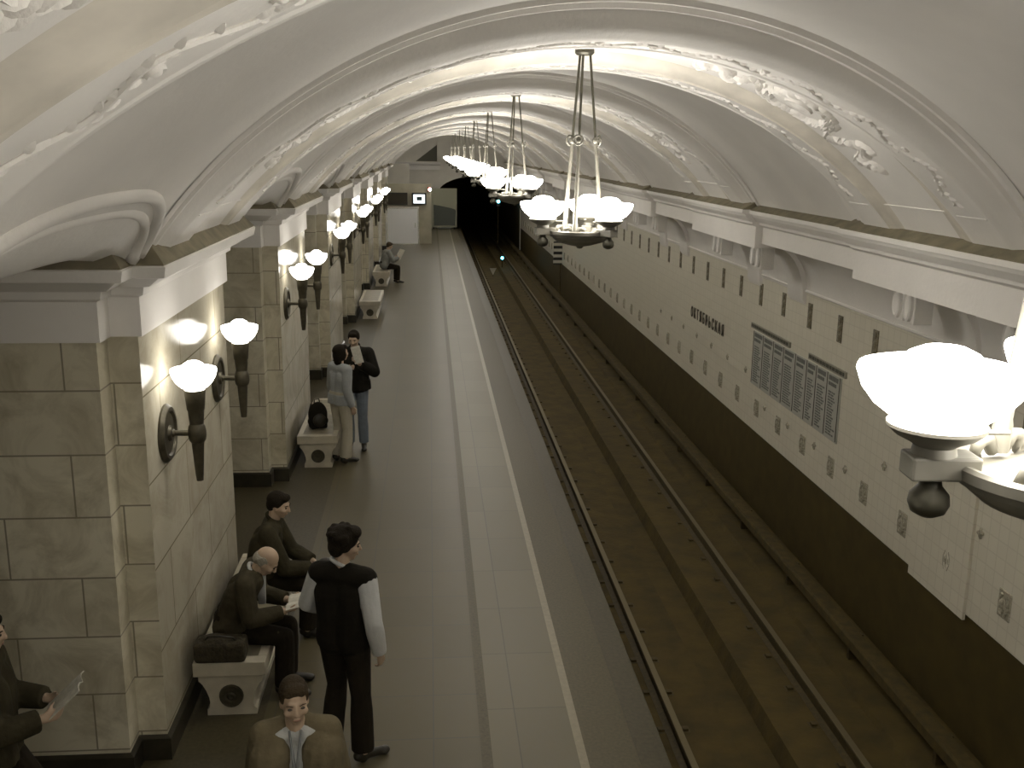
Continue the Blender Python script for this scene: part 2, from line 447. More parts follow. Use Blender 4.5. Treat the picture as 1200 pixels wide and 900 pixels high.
# ------------------------------------------------------------------ pylons (left)
XF, XK, XB = -1.92, -2.12, -5.2       # front face, core face, back
def plan(hf, hk, d):
    return [(XB,-hk-d),(XK+d,-hk-d),(XK+d,-hf-d),(XF+d,-hf-d),(XF+d,hf+d),(XK+d,hf+d),(XK+d,hk+d),(XB,hk+d)]
HF, HK = 1.40, 1.62
def loft(bm, levels):
    rings = [[bm.verts.new((x,y,z)) for x,y in plan(HF,HK,d)] for z,d in levels]
    n = len(rings[0])
    for A,B in zip(rings,rings[1:]):
        for i in range(n-1): bm.faces.new((A[i],A[i+1],B[i+1],B[i]))
        bm.faces.new((A[n-1],A[0],B[0],B[n-1]))
    bm.faces.new(rings[0][::-1]); bm.faces.new(rings[-1])
for i,y in enumerate(PYL):
    bm = bmesh.new()
    loft(bm, [(0,0),(3.14,0)])
    bm.faces.ensure_lookup_table()
    py = obj('pylon', bm, MARBLE); struct(py); py.location = (0,y,0)
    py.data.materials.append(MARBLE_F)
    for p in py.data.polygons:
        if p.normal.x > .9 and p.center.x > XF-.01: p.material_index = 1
    bm = bmesh.new(); loft(bm, [(0,.03),(.17,.03),(.19,.0)]); obj('plinth', bm, PLINTH, py)
    bm = bmesh.new(); loft(bm, [(3.12,.0),(3.12,.035),(3.38,.035),(3.40,.07),(3.45,.08),(3.46,.13),(3.52,.21),(3.53,.26),(3.60,.275),(3.61,.26)])
    obj('entablature', bm, PLASTER, py)
    bm = bmesh.new(); loft(bm, [(3.605,.262),(3.62,.262),(3.73,.17)]); obj('dusty_ledge', bm, LEDGE, py)
# wall above the pylons behind the vault springing, and the far side of the central hall
bm = bmesh.new(); box(bm, -9.2,-9.0,-8,YEND,0,4.6); struct(obj('wall_left', bm, GREYW))
bm = bmesh.new(); box(bm, -9.2,-5.0,-8,YEND,4.4,4.6); struct(obj('ceiling', bm, GREYW))
bm = bmesh.new(); box(bm, -9.2,5.4,-8.2,-8,-1.6,5.4); struct(obj('wall_front', bm, GREYW))

# ------------------------------------------------------------------ far end of the platform
bm = bmesh.new()
# end wall with the tunnel portal cut out (polygon in x,z)
TX, TR, TZ = 2.76, 2.3, 1.9
arch = [(TX+TR*cos(a), TZ+1.0*sin(a)) for a in [pi*k/24 for k in range(25)]]     # right to left
poly = [(-2.4,0),(TX-TR,0)]+arch[::-1]+[(TX+TR,-1.6),(6,-1.6),(6,5.6),(-2.4,5.6)]
prism(bm, poly, 'y', YEND, YEND+.4); struct(obj('wall_back', bm, GREYW))
bm = bmesh.new()
for k in range(24):
    a0,a1 = pi*k/24, pi*(k+1)/24
    vv = [bm.verts.new((TX+TR*cos(a), y, TZ+1.0*sin(a))) for a in (a0,a1) for y in (YEND+.2,110)]
    bm.faces.new((vv[0],vv[1],vv[3],vv[2]))
for x in (TX-TR,TX+TR):
    vv = [bm.verts.new(p) for p in ((x,YEND+.2,TZ),(x,110,TZ),(x,110,-1.6),(x,YEND+.2,-1.6))]; bm.faces.new(vv)
vv = [bm.verts.new(p) for p in ((0,110,-2),(7,110,-2),(7,110,5),(0,110,5))]; bm.faces.new(vv)
bmesh.ops.remove_doubles(bm, verts=bm.verts, dist=1e-4)
struct(obj('tunnel_lining', bm, DARKW))
bm = bmesh.new(); prism(bm, [(YEND-.22,3.62),(YEND-.2,3.5),(YEND-.1,3.45),(YEND-.08,3.2),(YEND,3.2),(YEND,3.62)], 'x', -2.2, .6); struct(obj('trim_10', bm, PLASTER))
bm = bmesh.new(); prism(bm, [(-.75,3.66),(.42,4.55),(.42,3.66)], 'y', YEND-.03, YEND); o = obj('ventilation_opening', bm, mat('dark_opening',(.12,.115,.085),.7)); struct(o)
bm = bmesh.new(); box(bm, .44,1.3,YEND-.25,YEND,3.66,4.7); struct(obj('wall_block', bm, GREYW))
YP = 47.6
PANELW = mat('warm_grey_panel', (.42,.39,.29), .4, noise=.1, nscale=3)
bm = bmesh.new(); box(bm, -2.2,.08,YP,YP+.25,0,2.75); struct(obj('wall_screen', bm, PANELW))
bm = bmesh.new(); box(bm, -2.2,-1.0,YP+3,YP+3.2,0,3.6); struct(obj('wall_screen', bm, GREYW))
MIRROR = mat('polished_steel_sheet', (.86,.87,.88), .28, .35)
CHROME = mat('bright_steel', (.75,.74,.68), .2, .9)
BLACKP = mat('black_plastic', (.02,.02,.018), .4)
t = thing('steel_cabinet', 'tall polished steel cabinet with bright frame standing at the far end of the platform', 'cabinet', (-1.29,YP-.35,0))
bm = bmesh.new(); box(bm, -.78,.78,-.28,.34,.04,1.70,.01); obj('cabinet_body', bm, PANELW, t)
bm = bmesh.new(); box(bm, -.74,.74,-.30,-.28,.07,1.66); obj('door_sheet', bm, MIRROR, t)
bm = bmesh.new()
for a in ((-.80,-.74,0,1.74),(.74,.80,0,1.74),(-.74,.74,1.66,1.74),(-.74,.74,0,.07)): box(bm, a[0],a[1],-.33,-.27,a[2],a[3],.006)
obj('door_frame', bm, CHROME, t)
bm = bmesh.new(); tube(bm, [(.62,-.36,.8),(.62,-.36,1.0)], .012); tube(bm,[(.62,-.3,.8),(.62,-.36,.8)],.01); tube(bm,[(.62,-.3,1.0),(.62,-.36,1.0)],.01); obj('handle', bm, CHROME, t)
t = thing('notice_board', 'dark wide board mounted above the steel cabinet at the platform end', 'board', (-1.5,YP-.06,2.07))
bm = bmesh.new(); box(bm, -.45,.45,-.02,.06,-.24,.24,.01); obj('board_panel', bm, mat('brown_board',(.035,.027,.014),.5), t)
bm = bmesh.new()
for a in ((-.48,.48,.24,.28),(-.48,.48,-.28,-.24),(-.48,-.45,-.24,.24),(.45,.48,-.24,.24)): box(bm, a[0],a[1],-.04,.06,a[2],a[3])
obj('frame', bm, BLACKP, t)
t = thing('wall_monitor', 'small lit monitor in a black housing above the right edge of the steel cabinet', 'monitor', (-.48,YP-.2,2.08))
bm = bmesh.new(); box(bm, -.33,.33,-.12,.2,-.27,.27,.02); obj('housing', bm, BLACKP, t)
SCR = mat('lit_screen', (.7,.75,.75), .4); SCR.node_tree.nodes['Principled BSDF'].inputs['Emission Color'].default_value=(.85,.95,1,1); SCR.node_tree.nodes['Principled BSDF'].inputs['Emission Strength'].default_value=.75
bm = bmesh.new(); box(bm, -.26,.26,-.135,-.12,-.2,.2); obj('screen', bm, SCR, t)
bm = bmesh.new(); box(bm, -.11,.13,-.14,-.134,-.07,.1); obj('dark_picture', bm, mat('dark_teal_picture',(.02,.05,.05),.4), t)
# little white lamp with a red mount
t = thing('indicator_lamp', 'tiny bright lamp with red bracket to the upper right of the lit monitor', 'lamp', (.0,YP-.1,0))
LW = mat('white_lamp', (.9,.9,.85), .3, emit=6)
bm = bmesh.new(); ell(bm, (.02,-.06,2.5), (.075,.06,.075)); obj('lamp_glass', bm, LW, t)
bm = bmesh.new(); box(bm, -.08,.05,-.03,.1,2.42,2.62,.01); obj('lamp_bracket', bm, mat('red_paint',(.3,.05,.03),.4), t)
# screen at the platform edge beside the portal
t = thing('platform_mirror', 'large framed observation mirror standing at platform end beside tunnel mouth', 'mirror', (.78,YEND-.5,0))
bm = bmesh.new(); box(bm, -.72,.72,-.05,.05,.10,2.22,.01); obj('mirror_frame', bm, mat('pale_green_frame',(.40,.40,.29),.45), t)
bm = bmesh.new()
pts = [(-.55,.2),(.62,.2),(.66,1.0)]+[(.62-1.17*k/8, 1.08+.26*(k/8)**.8) for k in range(9)]
prism(bm, pts, 'y', -.075,-.05); obj('mirror_glass', bm, mat('dark_mirror',(.10,.11,.09),.25,.3), t)
bm = bmesh.new(); box(bm, -.60,-.54,-.05,.05,0,.12); obj('foot', bm, BLACKP, t); bm = bmesh.new(); box(bm, .54,.60,-.05,.05,0,.12); obj('foot', bm, BLACKP, t)

# ------------------------------------------------------------------ track furniture
def rail(x, label):
    bm = bmesh.new(); pr = [(-.075,-.17),(.075,-.17),(.075,-.155),(.012,-.14),(.012,-.05),(.036,-.04),(.036,-.006),(.03,0),(-.03,0),(-.036,-.006),(-.036,-.04),(-.012,-.05),(-.012,-.14),(-.075,-.155)]
    t = thing('rail', label, 'rail', (x,0,-1.1))
    prism(bm, pr, 'y', -8, 108); o = obj('rail_bar', bm, RUST, t)
    bm = bmesh.new(); box(bm, -.031,.031,-8,108,-.004,.0015); obj('running_surface', bm, RAILM, t)
rail(2.365, 'worn steel running rail on the platform side of the track')
rail(3.945, 'worn steel running rail on the tiled wall side of the track')
t = thing('contact_rail', 'dark covered power rail running along the foot of the tiled wall', 'rail', (4.68,0,-1.2))
bm = bmesh.new(); prism(bm, [(-.09,.2),(-.09,.3),(-.07,.33),(.07,.33),(.09,.3),(.09,.2),(.07,.2),(.07,.29),(-.07,.29),(-.07,.2)], 'y', -8, 108); obj('cover', bm, SLEEP, t)
bm = bmesh.new(); box(bm, -.03,.03,-8,108,.16,.26); obj('conductor', bm, RUST, t)
bm = bmesh.new()
for k in range(28): box(bm, -.03,.12,4+2*k-.03,4+2*k+.03,0,.3)
o = obj('bracket', bm, RUST, t); o['kind'] = 'stuff'
# half sleepers either side of the drain, each with its rail fastening
def sleeper(x, label, group):
    t = thing('half_sleeper', label, 'sleeper', (x,6.0,-1.27), 0, group)
    bm = bmesh.new(); box(bm, -.45,.45,-.12,.12,-.05,-.002,.008); obj('timber', bm, SLEEP, t)
    bm = bmesh.new(); box(bm, -.17,-.077,-.06,.06,-.01,.012); box(bm, -.15,-.09,-.03,.03,.01,.035)
    obj('rail_fastening', bm, RUST, t); bm = bmesh.new(); box(bm, .077,.17,-.06,.06,-.01,.012); box(bm, .09,.15,-.03,.03,.01,.035); obj('rail_fastening', bm, RUST, t)
    for k in range(1,72): dup(t, (x,6.0+.7*k,-1.27))
sleeper(2.37, 'dark half sleeper under the rail nearest the platform', 'half sleepers under the platform side rail')
sleeper(3.93, 'dark half sleeper under the rail nearest the tiled wall', 'half sleepers under the wall side rail')
CY = mat('cyan_signal_light', (.3,.9,.95), .3); b = CY.node_tree.nodes['Principled BSDF']; b.inputs['Emission Color'].default_value=(.15,.85,1,1); b.inputs['Emission Strength'].default_value=6
t = thing('tunnel_signal', 'cyan signal light on the right inside the dark tunnel mouth', 'signal', (4.03,60,0))
bm = bmesh.new(); box(bm, -.12,.12,-.05,.12,1.05,1.7,.02); obj('signal_head', bm, BLACKP, t)
bm = bmesh.new(); lathe(bm, [(0,.03),(.06,.02),(.09,0),(0,0)], 16, (0,-.05,1.36), Mx.Rotation(pi/2,3,'X')); obj('lens', bm, CY, t)
bm = bmesh.new(); tube(bm, [(0,.05,-1.2),(0,.05,1.1)], .04); obj('post', bm, RUST, t)
bm = bmesh.new(); lathe(bm, [(.11,0),(.11,.12),(.10,.12),(.10,0)], 16, (0,-.05,1.36), Mx.Rotation(pi/2,3,'X')); obj('visor', bm, BLACKP, t)
t = thing('track_signal', 'low cyan signal lamp standing between the rails', 'signal', (3.5,49,-1.26))
bm = bmesh.new(); box(bm, -.09,.09,-.06,.1,.3,.6,.015); obj('signal_head', bm, BLACKP, t)
bm = bmesh.new(); lathe(bm, [(0,.03),(.045,.02),(.065,0),(0,0)], 16, (0,-.06,.46), Mx.Rotation(pi/2,3,'X')); obj('lens', bm, CY, t)
bm = bmesh.new(); tube(bm, [(0,0,0),(0,0,.32)], .03); obj('post', bm, RUST, t)
t = thing('triangle_marker', 'small white downward triangle marker in the middle of track', 'sign', (2.84,45.5,-1.26))
bm = bmesh.new(); prism(bm, [(-.15,.36),(.15,.36),(0,.05)], 'y', -.01,.01); obj('plate', bm, mat('white_enamel',(.55,.53,.45),.4), t)
bm = bmesh.new(); tube(bm, [(0,.02,0),(0,.02,.3)], .015); obj('stake', bm, RUST, t)
t = thing('striped_marker', 'black and white striped stop board against the tiled wall', 'sign', (4.88,38.4,0))
bm = bmesh.new(); box(bm, -.17,.17,-.015,.015,.06,.94); obj('board', bm, BLACKP, t)
bm = bmesh.new()
for k in range(4): box(bm, -.172,.172,-.02,.016,.12+.22*k,.23+.22*k)
obj('white_stripe', bm, mat('white_stripe_paint',(.62,.6,.52),.4), t)
bm = bmesh.new(); tube(bm, [(.12,.03,-1.2),(.12,.03,.9)], .02); obj('post', bm, RUST, t)

# ------------------------------------------------------------------ station name and line board on the tiled wall
LETM = mat('dark_metal_letter', (.085,.072,.045), .5, .2)
t = thing('station_name', 'raised dark metal letters spelling station name ОКТЯБРЬСКАЯ on tiled wall', 'lettering', (WX,17.95,1.32))
TEXT = 'ОКТЯБРЬСКАЯ'
for i,ch in enumerate(TEXT):
    cu = bpy.data.curves.new('letter','FONT'); cu.body = ch; cu.size = .28; cu.extrude = .006; cu.align_x = 'CENTER'; cu.offset = 0
    tmp = bpy.data.objects.new('tmp', cu); C.objects.link(tmp)
    me = bpy.data.meshes.new_from_object(tmp.evaluated_get(bpy.context.evaluated_depsgraph_get()))
    bpy.data.objects.remove(tmp)
    me.materials.clear(); me.materials.append(LETM)
    o = bpy.data.objects.new('letter', me); lk(o, t)
    o.matrix_local = Mx(((0,0,-1,-.02),(-.72,0,0,1.05-.21*i),(0,1,0,-.10),(0,0,0,1)))
t = thing('line_board', 'large pale board listing stations in columns on the tiled wall', 'sign', (WX,13.5,1.2))
PAPER = mat('pale_blue_board', (.47,.47,.42), .4); INK = mat('grey_blue_print', (.17,.175,.16), .6); INK2 = mat('dark_header_print', (.07,.065,.045), .6)
bm = bmesh.new(); box(bm, -.02,.0,-1.72,1.72,-.42,.42,.004); obj('board_panel', bm, PAPER, t)
bm = bmesh.new(); box(bm, -.028,.0,.12,1.85,.45,.53); box(bm, -.028,.0,-1.85,-.62,.45,.53); obj('header_strip', bm, mat('header_strip_grey',(.30,.285,.23),.5), t)
rnd = random.Random(3)
bm = bmesh.new()
def words(bm, ya, yb, z0, z1, x=-.031):
    y = ya
    while y > yb+.03:
        L_ = rnd.uniform(.03,.11); e = max(yb, y-L_); box(bm, x,x+.006,e,y,z0,z1); y = e-.018
words(bm, 1.82,.15,.47,.515); obj('header_text', bm, INK2, t)
bm = bmesh.new(); words(bm, -.65,-1.82,.47,.515); obj('header_text', bm, INK2, t)
colsx = [(1.68,1.27),(1.22,.80),(.75,.36),(.31,-.12),(-.17,-.56),(-.60,-.90),(-.95,-1.28),(-1.33,-1.68)]
for i,(a,b) in enumerate(colsx):
    bm = bmesh.new(); words(bm, a-.03,b+.03,.34,.40,-.026); words(bm, a-.03,b+.08,.27,.315,-.026); obj('column_heading', bm, INK, t)
    bm = bmesh.new(); zz = .2
    while zz > -.37:
        words(bm, a-.04, b+rnd.uniform(.03,.16), zz-.022, zz, -.024); zz -= .036
    obj('station_list', bm, INK, t)
for y in (1.70,1.245,.775,.335,-.145,-.58,-.925,-1.305,-1.70):
    bm = bmesh.new(); box(bm, -.026,-.018,y-.006,y+.006,-.4,.42); obj('divider', bm, INK2, t)

# ------------------------------------------------------------------ chandeliers
BOWLP = [(0,-.10),(.075,-.10),(.08,-.085),(.105,-.078),(.14,-.045),(.168,.0),(.181,.045),(.178,.06),(.16,.066),(.10,.07),(.088,.078),(.075,.10),(.045,.118),(0,.124)]
def make_chandelier():
    t = thing('chandelier', '', 'chandelier')
    bm = bmesh.new()
    lathe(bm, [(0,-.115),(.02,-.11),(.03,-.095),(.09,-.085),(.18,-.06),(.217,-.03),(.222,-.02),(.238,-.015),(.243,.0),(.257,.005),(.26,.03),(.252,.038),(.238,.036),(.228,.01),(.21,.0),(0,.006)], 40); obj('pan', bm, LAMPMET, t, smooth=True); autosmooth(t.children[-1],40)
    bm = bmesh.new(); lathe(bm, [(0,1.36),(.06,1.36),(.075,1.375),(.075,1.42),(.085,1.43),(.085,1.45),(0,1.45)], 24); autosmooth(obj('ceiling_cap', bm, LAMPDK, t),40)
    for a in (248,8,128):
        a = radians(a); d = V((cos(a),sin(a),0)); b0 = d*.175+V((0,0,.02)); b1 = d*.045+V((0,0,1.38)); m = b0.lerp(b1,.52)
        bm = bmesh.new(); tube(bm, [b0,b0.lerp(b1,.05),b0.lerp(b1,.06),m], [.026,.022,.018,.012], 10); rd = autosmooth(obj('rod', bm, LAMPMET, t),50)
        bm = bmesh.new(); tube(bm, [m,b1], [.010,.010], 8); autosmooth(obj('upper_rod', bm, LAMPDK, rd),50)
        bm = bmesh.new(); ell(bm, m, (.024,.024,.03)); n = d.cross(V((0,0,1)))
        pts = [m+d*.03+V((0,0,.0))+(n*cos(q)+V((0,0,1))*sin(q))*.036 for q in [2*pi*k/16 for k in range(17)]]
        tube(bm, pts, .008, 6); obj('knob', bm, LAMPMET, rd, smooth=True)
        bm = bmesh.new()
        for s in (-1,1):
            e = n*s
            tube(bm, [b0+e*.02,b0+e*.045+V((0,0,.035)),b0+e*.075+V((0,0,.03)),b0+e*.085+V((0,0,.005)),b0+e*.07+V((0,0,-.008)),b0+e*.12+V((0,0,-.005))], [.016,.018,.017,.014,.01,.008], 8)
        obj('scroll', bm, LAMPMET, rd, smooth=True)
    for a in (188,308,68):
        a = radians(a); d = V((cos(a),sin(a),0)); n = V((0,0,1)).cross(d); c = d*.305
        bm = bmesh.new()
        M_ = Mx((d,n,V((0,0,1)))).transposed()
        b2 = bmesh.new(); box(b2, .21,.365,-.042,.042,.0,.055,.006); bmesh.ops.transform(b2, matrix=M_.to_4x4(), verts=b2.verts)
        me = bpy.data.meshes.new('q'); b2.to_mesh(me); b2.free(); bm.from_mesh(me); bpy.data.meshes.remove(me)
        arm = obj('arm', bm, LAMPMET, t)
        bm = bmesh.new(); lathe(bm, [(0,.055),(.05,.055),(.046,.075),(.06,.085),(.09,.10),(.108,.118),(.108,.126),(0,.126)], 24, c); autosmooth(obj('bowl_holder', bm, LAMPMET, arm),40)
        bm = bmesh.new(); lathe(bm, [(0,.0),(.022,0),(.026,-.02),(.043,-.04),(.046,-.062),(.038,-.082),(.018,-.093),(0,-.096)], 18, c); obj('pendant_ball', bm, LAMPDK, arm, smooth=True)
        bm = bmesh.new(); lathe(bm, [(r,z*.8) for r,z in BOWLP], 32, c+V((0,0,.204))); autosmooth(obj('glass_bowl', bm, GLASS, t),50)
        bm = bmesh.new(); tube(bm, [c-d*.1+V((0,0,.105)), c-d*.165+V((0,0,.105))], .006, 6); obj('screw', bm, LAMPMET, arm)
    return t
CH0 = (1.43,2.06,3.63)
CHL = ['nearest chandelier, cut by the right edge of the picture',
 'second chandelier from the camera, large and whole, with three lit bowls',
 'third chandelier from the camera, smaller, left of the large whole one',
 'fourth chandelier in the row, just behind the third one',
 'fifth chandelier in the row, bowls touching the glow of the fourth',
 'sixth chandelier in the row, far off among merging bowls',
 'seventh chandelier in the row, third from its far end',
 'eighth chandelier in the row, last but one before the tunnel mouth',
 'ninth and farthest chandelier in the row, close to the end wall',
 'chandelier hanging behind the viewer, outside the picture']
ch0 = make_chandelier()
for k in range(10):
    y = -4.4 if k == 9 else 1.77 if k == 0 else 8.0+6.3*(k-1)
    o = ch0 if k == 0 else dup(ch0)
    o.location = (1.19,y,3.69) if k else CH0; o['label'] = CHL[k]
    o.rotation_euler = (0,0,radians(-13) if k == 0 else 0)
    o['group'] = 'chandeliers along the vault'

# ------------------------------------------------------------------ torch lamps on the pylons
def make_torch():
    t = thing('wall_torch', '', 'wall lamp')
    rx = Mx.Rotation(pi/2,3,'Y')
    bm = bmesh.new(); lathe(bm, [(0,0),(.215,0),(.215,.015),(.19,.04),(.165,.04),(.15,.025),(.06,.03),(.05,.05),(0,.055)], 32, (0,0,0), rx); autosmooth(obj('back_plate', bm, BRONZE, t),35)
    bm = bmesh.new(); tube(bm, [(.03,0,0),(.06,0,0),(.07,0,0),(.20,0,0)], [.035,.03,.02,.022], 10); autosmooth(obj('arm', bm, BRONZE, t),40)
    bm = bmesh.new(); lathe(bm, [(0,-.36),(.026,-.36),(.028,-.33),(.03,-.32),(.046,-.07),(.06,-.05),(.066,-.02),(.066,.02),(.06,.05),(.05,.07),(.056,.13),(.058,.17),(.064,.18),(.075,.30),(.078,.325),(0,.325)], 12, (.225,0,0)); autosmooth(obj('shaft', bm, BRONZE, t),30)
    bm = bmesh.new(); lathe(bm, [(r*.90,z*.95) for r,z in BOWLP], 32, (.225,0,.42)); autosmooth(obj('glass_bowl', bm, GLASST, t),50)
    return t
ORD = ['nearest','second','third','fourth','fifth','sixth','seventh']
t0 = make_torch(); first = True
for i,y in enumerate(PYL[:6]+PYL[-1:]):
    for j,dy in enumerate((-.9,.9)):
        o = t0 if first else dup(t0); first = False
        o.location = (XF,y+dy,2.31)
        o['label'] = 'lit bronze torch lamp, %s of the two on the %s marble pylon' % ('nearer' if j==0 else 'farther', ORD[i])
        if i == 6: o['label'] = 'torch lamp on the pylon left of the viewer, outside the picture, %s one' % ('nearer' if j==1 else 'farther')
        o['group'] = 'torch lamps on the pylons'

# ------------------------------------------------------------------ benches
def make_bench(Lh):
    t = thing('marble_bench', '', 'bench')
    half = [(.19,0),(.19,.05),(.175,.06),(.165,.10),(.17,.15),(.19,.21),(.215,.26),(.235,.285),(.245,.29),(.245,.345),(.25,.35)]
    poly = half+[(-x,z) for x,z in half[::-1]]
    bm = bmesh.new(); prism(bm, poly, 'y', -Lh, Lh); autosmooth(obj('base', bm, BENCH, t),30)
    bm = bmesh.new()
    for a in ((-.275,.275,-Lh-.04,-Lh+.07),(-.275,.275,Lh-.07,Lh+.04),(-.275,-.205,-Lh+.07,Lh-.07),(.205,.275,-Lh+.07,Lh-.07)): box(bm, a[0],a[1],a[2],a[3],.35,.465,.006)
    obj('border_slab', bm, BENCH, t)
    bm = bmesh.new(); box(bm, -.206,.206,-Lh+.068,Lh-.068,.35,.462); obj('seat', bm, BENCHTOP, t)
    for s in (-1,1):
        bm = bmesh.new(); m = Mx.Rotation(pi/2*(1 if s<0 else -1),3,'X')
        lathe(bm, [(0,.012),(.02,.02),(.035,.012),(.055,.02),(.075,.014),(.09,.02),(.095,0),(0,0)], 20, (0,s*Lh,.165), m); autosmooth(obj('medallion', bm, BRONZE, t),40)
    return t
BL = {0:'marble bench with round bronze medallion, nearest one, where two men sit',
 1:'marble bench with dark backpack on it, beside the standing couple',
 2:'empty marble bench beyond the standing couple, in front of the third pylon',
 3:'empty pale marble bench in front of the fourth pylon',
 4:'marble bench with a seated reader, far down the platform'}
b0 = None
for k in range(5):
    if k == 2: continue
    if b0 is None: b0 = make_bench(1.05); o = b0
    else: o = dup(b0)
    o.location = (-1.57, Y0+P*k+.20 if k<4 else 33.6, 0); o['label'] = BL[k]; o['group'] = 'marble benches along the pylons'

# ------------------------------------------------------------------ people
SKIN = mat('skin', (.46,.34,.24), .55, noise=.06, nscale=12)
HAIRD = mat('dark_hair', (.016,.012,.007), .8, bump=.5, bscale=90, spec=.15)
HAIRB = mat('brown_hair', (.05,.036,.02), .8, bump=.5, bscale=90, spec=.15)
HAIRG = mat('grey_hair', (.30,.28,.22), .7, bump=.5, bscale=90)
EYEW = mat('eye', (.05,.04,.03), .25); LIP = mat('lips', (.30,.17,.12), .5)
def cloth(name, col, n=.15): return mat(name, col, .9, noise=n, nscale=9, bump=.35, bscale=28, spec=.2)
SHOE = mat('dark_leather', (.02,.017,.01), .45)

def hand(bm, wr, d, n, side, curl=.5, spread=.0, sc_=1.0, point=False):
    """palm, four fingers and thumb. d: towards the fingertips, n: out of the palm, side: direction of the thumb"""
    d = V(d).normalized(); n = (V(n)-d*V(n).dot(d)).normalized(); s = d.cross(n); 
    if s.dot(V(side)) < 0: s = -s
    pa = wr+d*.015*sc_; pb = wr+d*.085*sc_
    for k,o in enumerate((.028,.010,-.009,-.027)):
        tc(bm, pa+s*o*.7, .015*sc_, pb+s*o*sc_-d*.003*abs(k-1), .0125*sc_, u=8)
    for k,(o,L_) in enumerate(((.029,.072),(.010,.080),(-.010,.075),(-.029,.060))):
        base = pb+s*o*sc_-d*.004*abs(k-1); a = curl*(.9+.12*k)
        d1 = d*cos(a)+n*sin(a)+s*spread*o*20; d1.normalize()
        d2 = d*cos(a*2.1)+n*sin(a*2.1); d3 = d*cos(a*2.9)+n*sin(a*2.9)
        q1 = base+d1*L_*.48*sc_; q2 = q1+d2*L_*.32*sc_; q3 = q2+d3*L_*.24*sc_
        tc(bm, base, .0095*sc_, q1, .0088*sc_, u=8); tc(bm, q1, .0088*sc_, q2, .008*sc_, u=8); tc(bm, q2, .008*sc_, q3, .0068*sc_, u=8)
    tb = wr+d*.03*sc_+s*.024*sc_; td = (d*.62+s*.62+n*.45*(.4+curl)).normalized(); t1 = tb+td*.042*sc_
    t2 = t1+(td*.8+d*.5+n*.25*curl).normalized()*.030*sc_
    tc(bm, tb, .0135*sc_, t1, .0105*sc_, u=8); tc(bm, t1, .0105*sc_, t2, .0082*sc_, u=8)

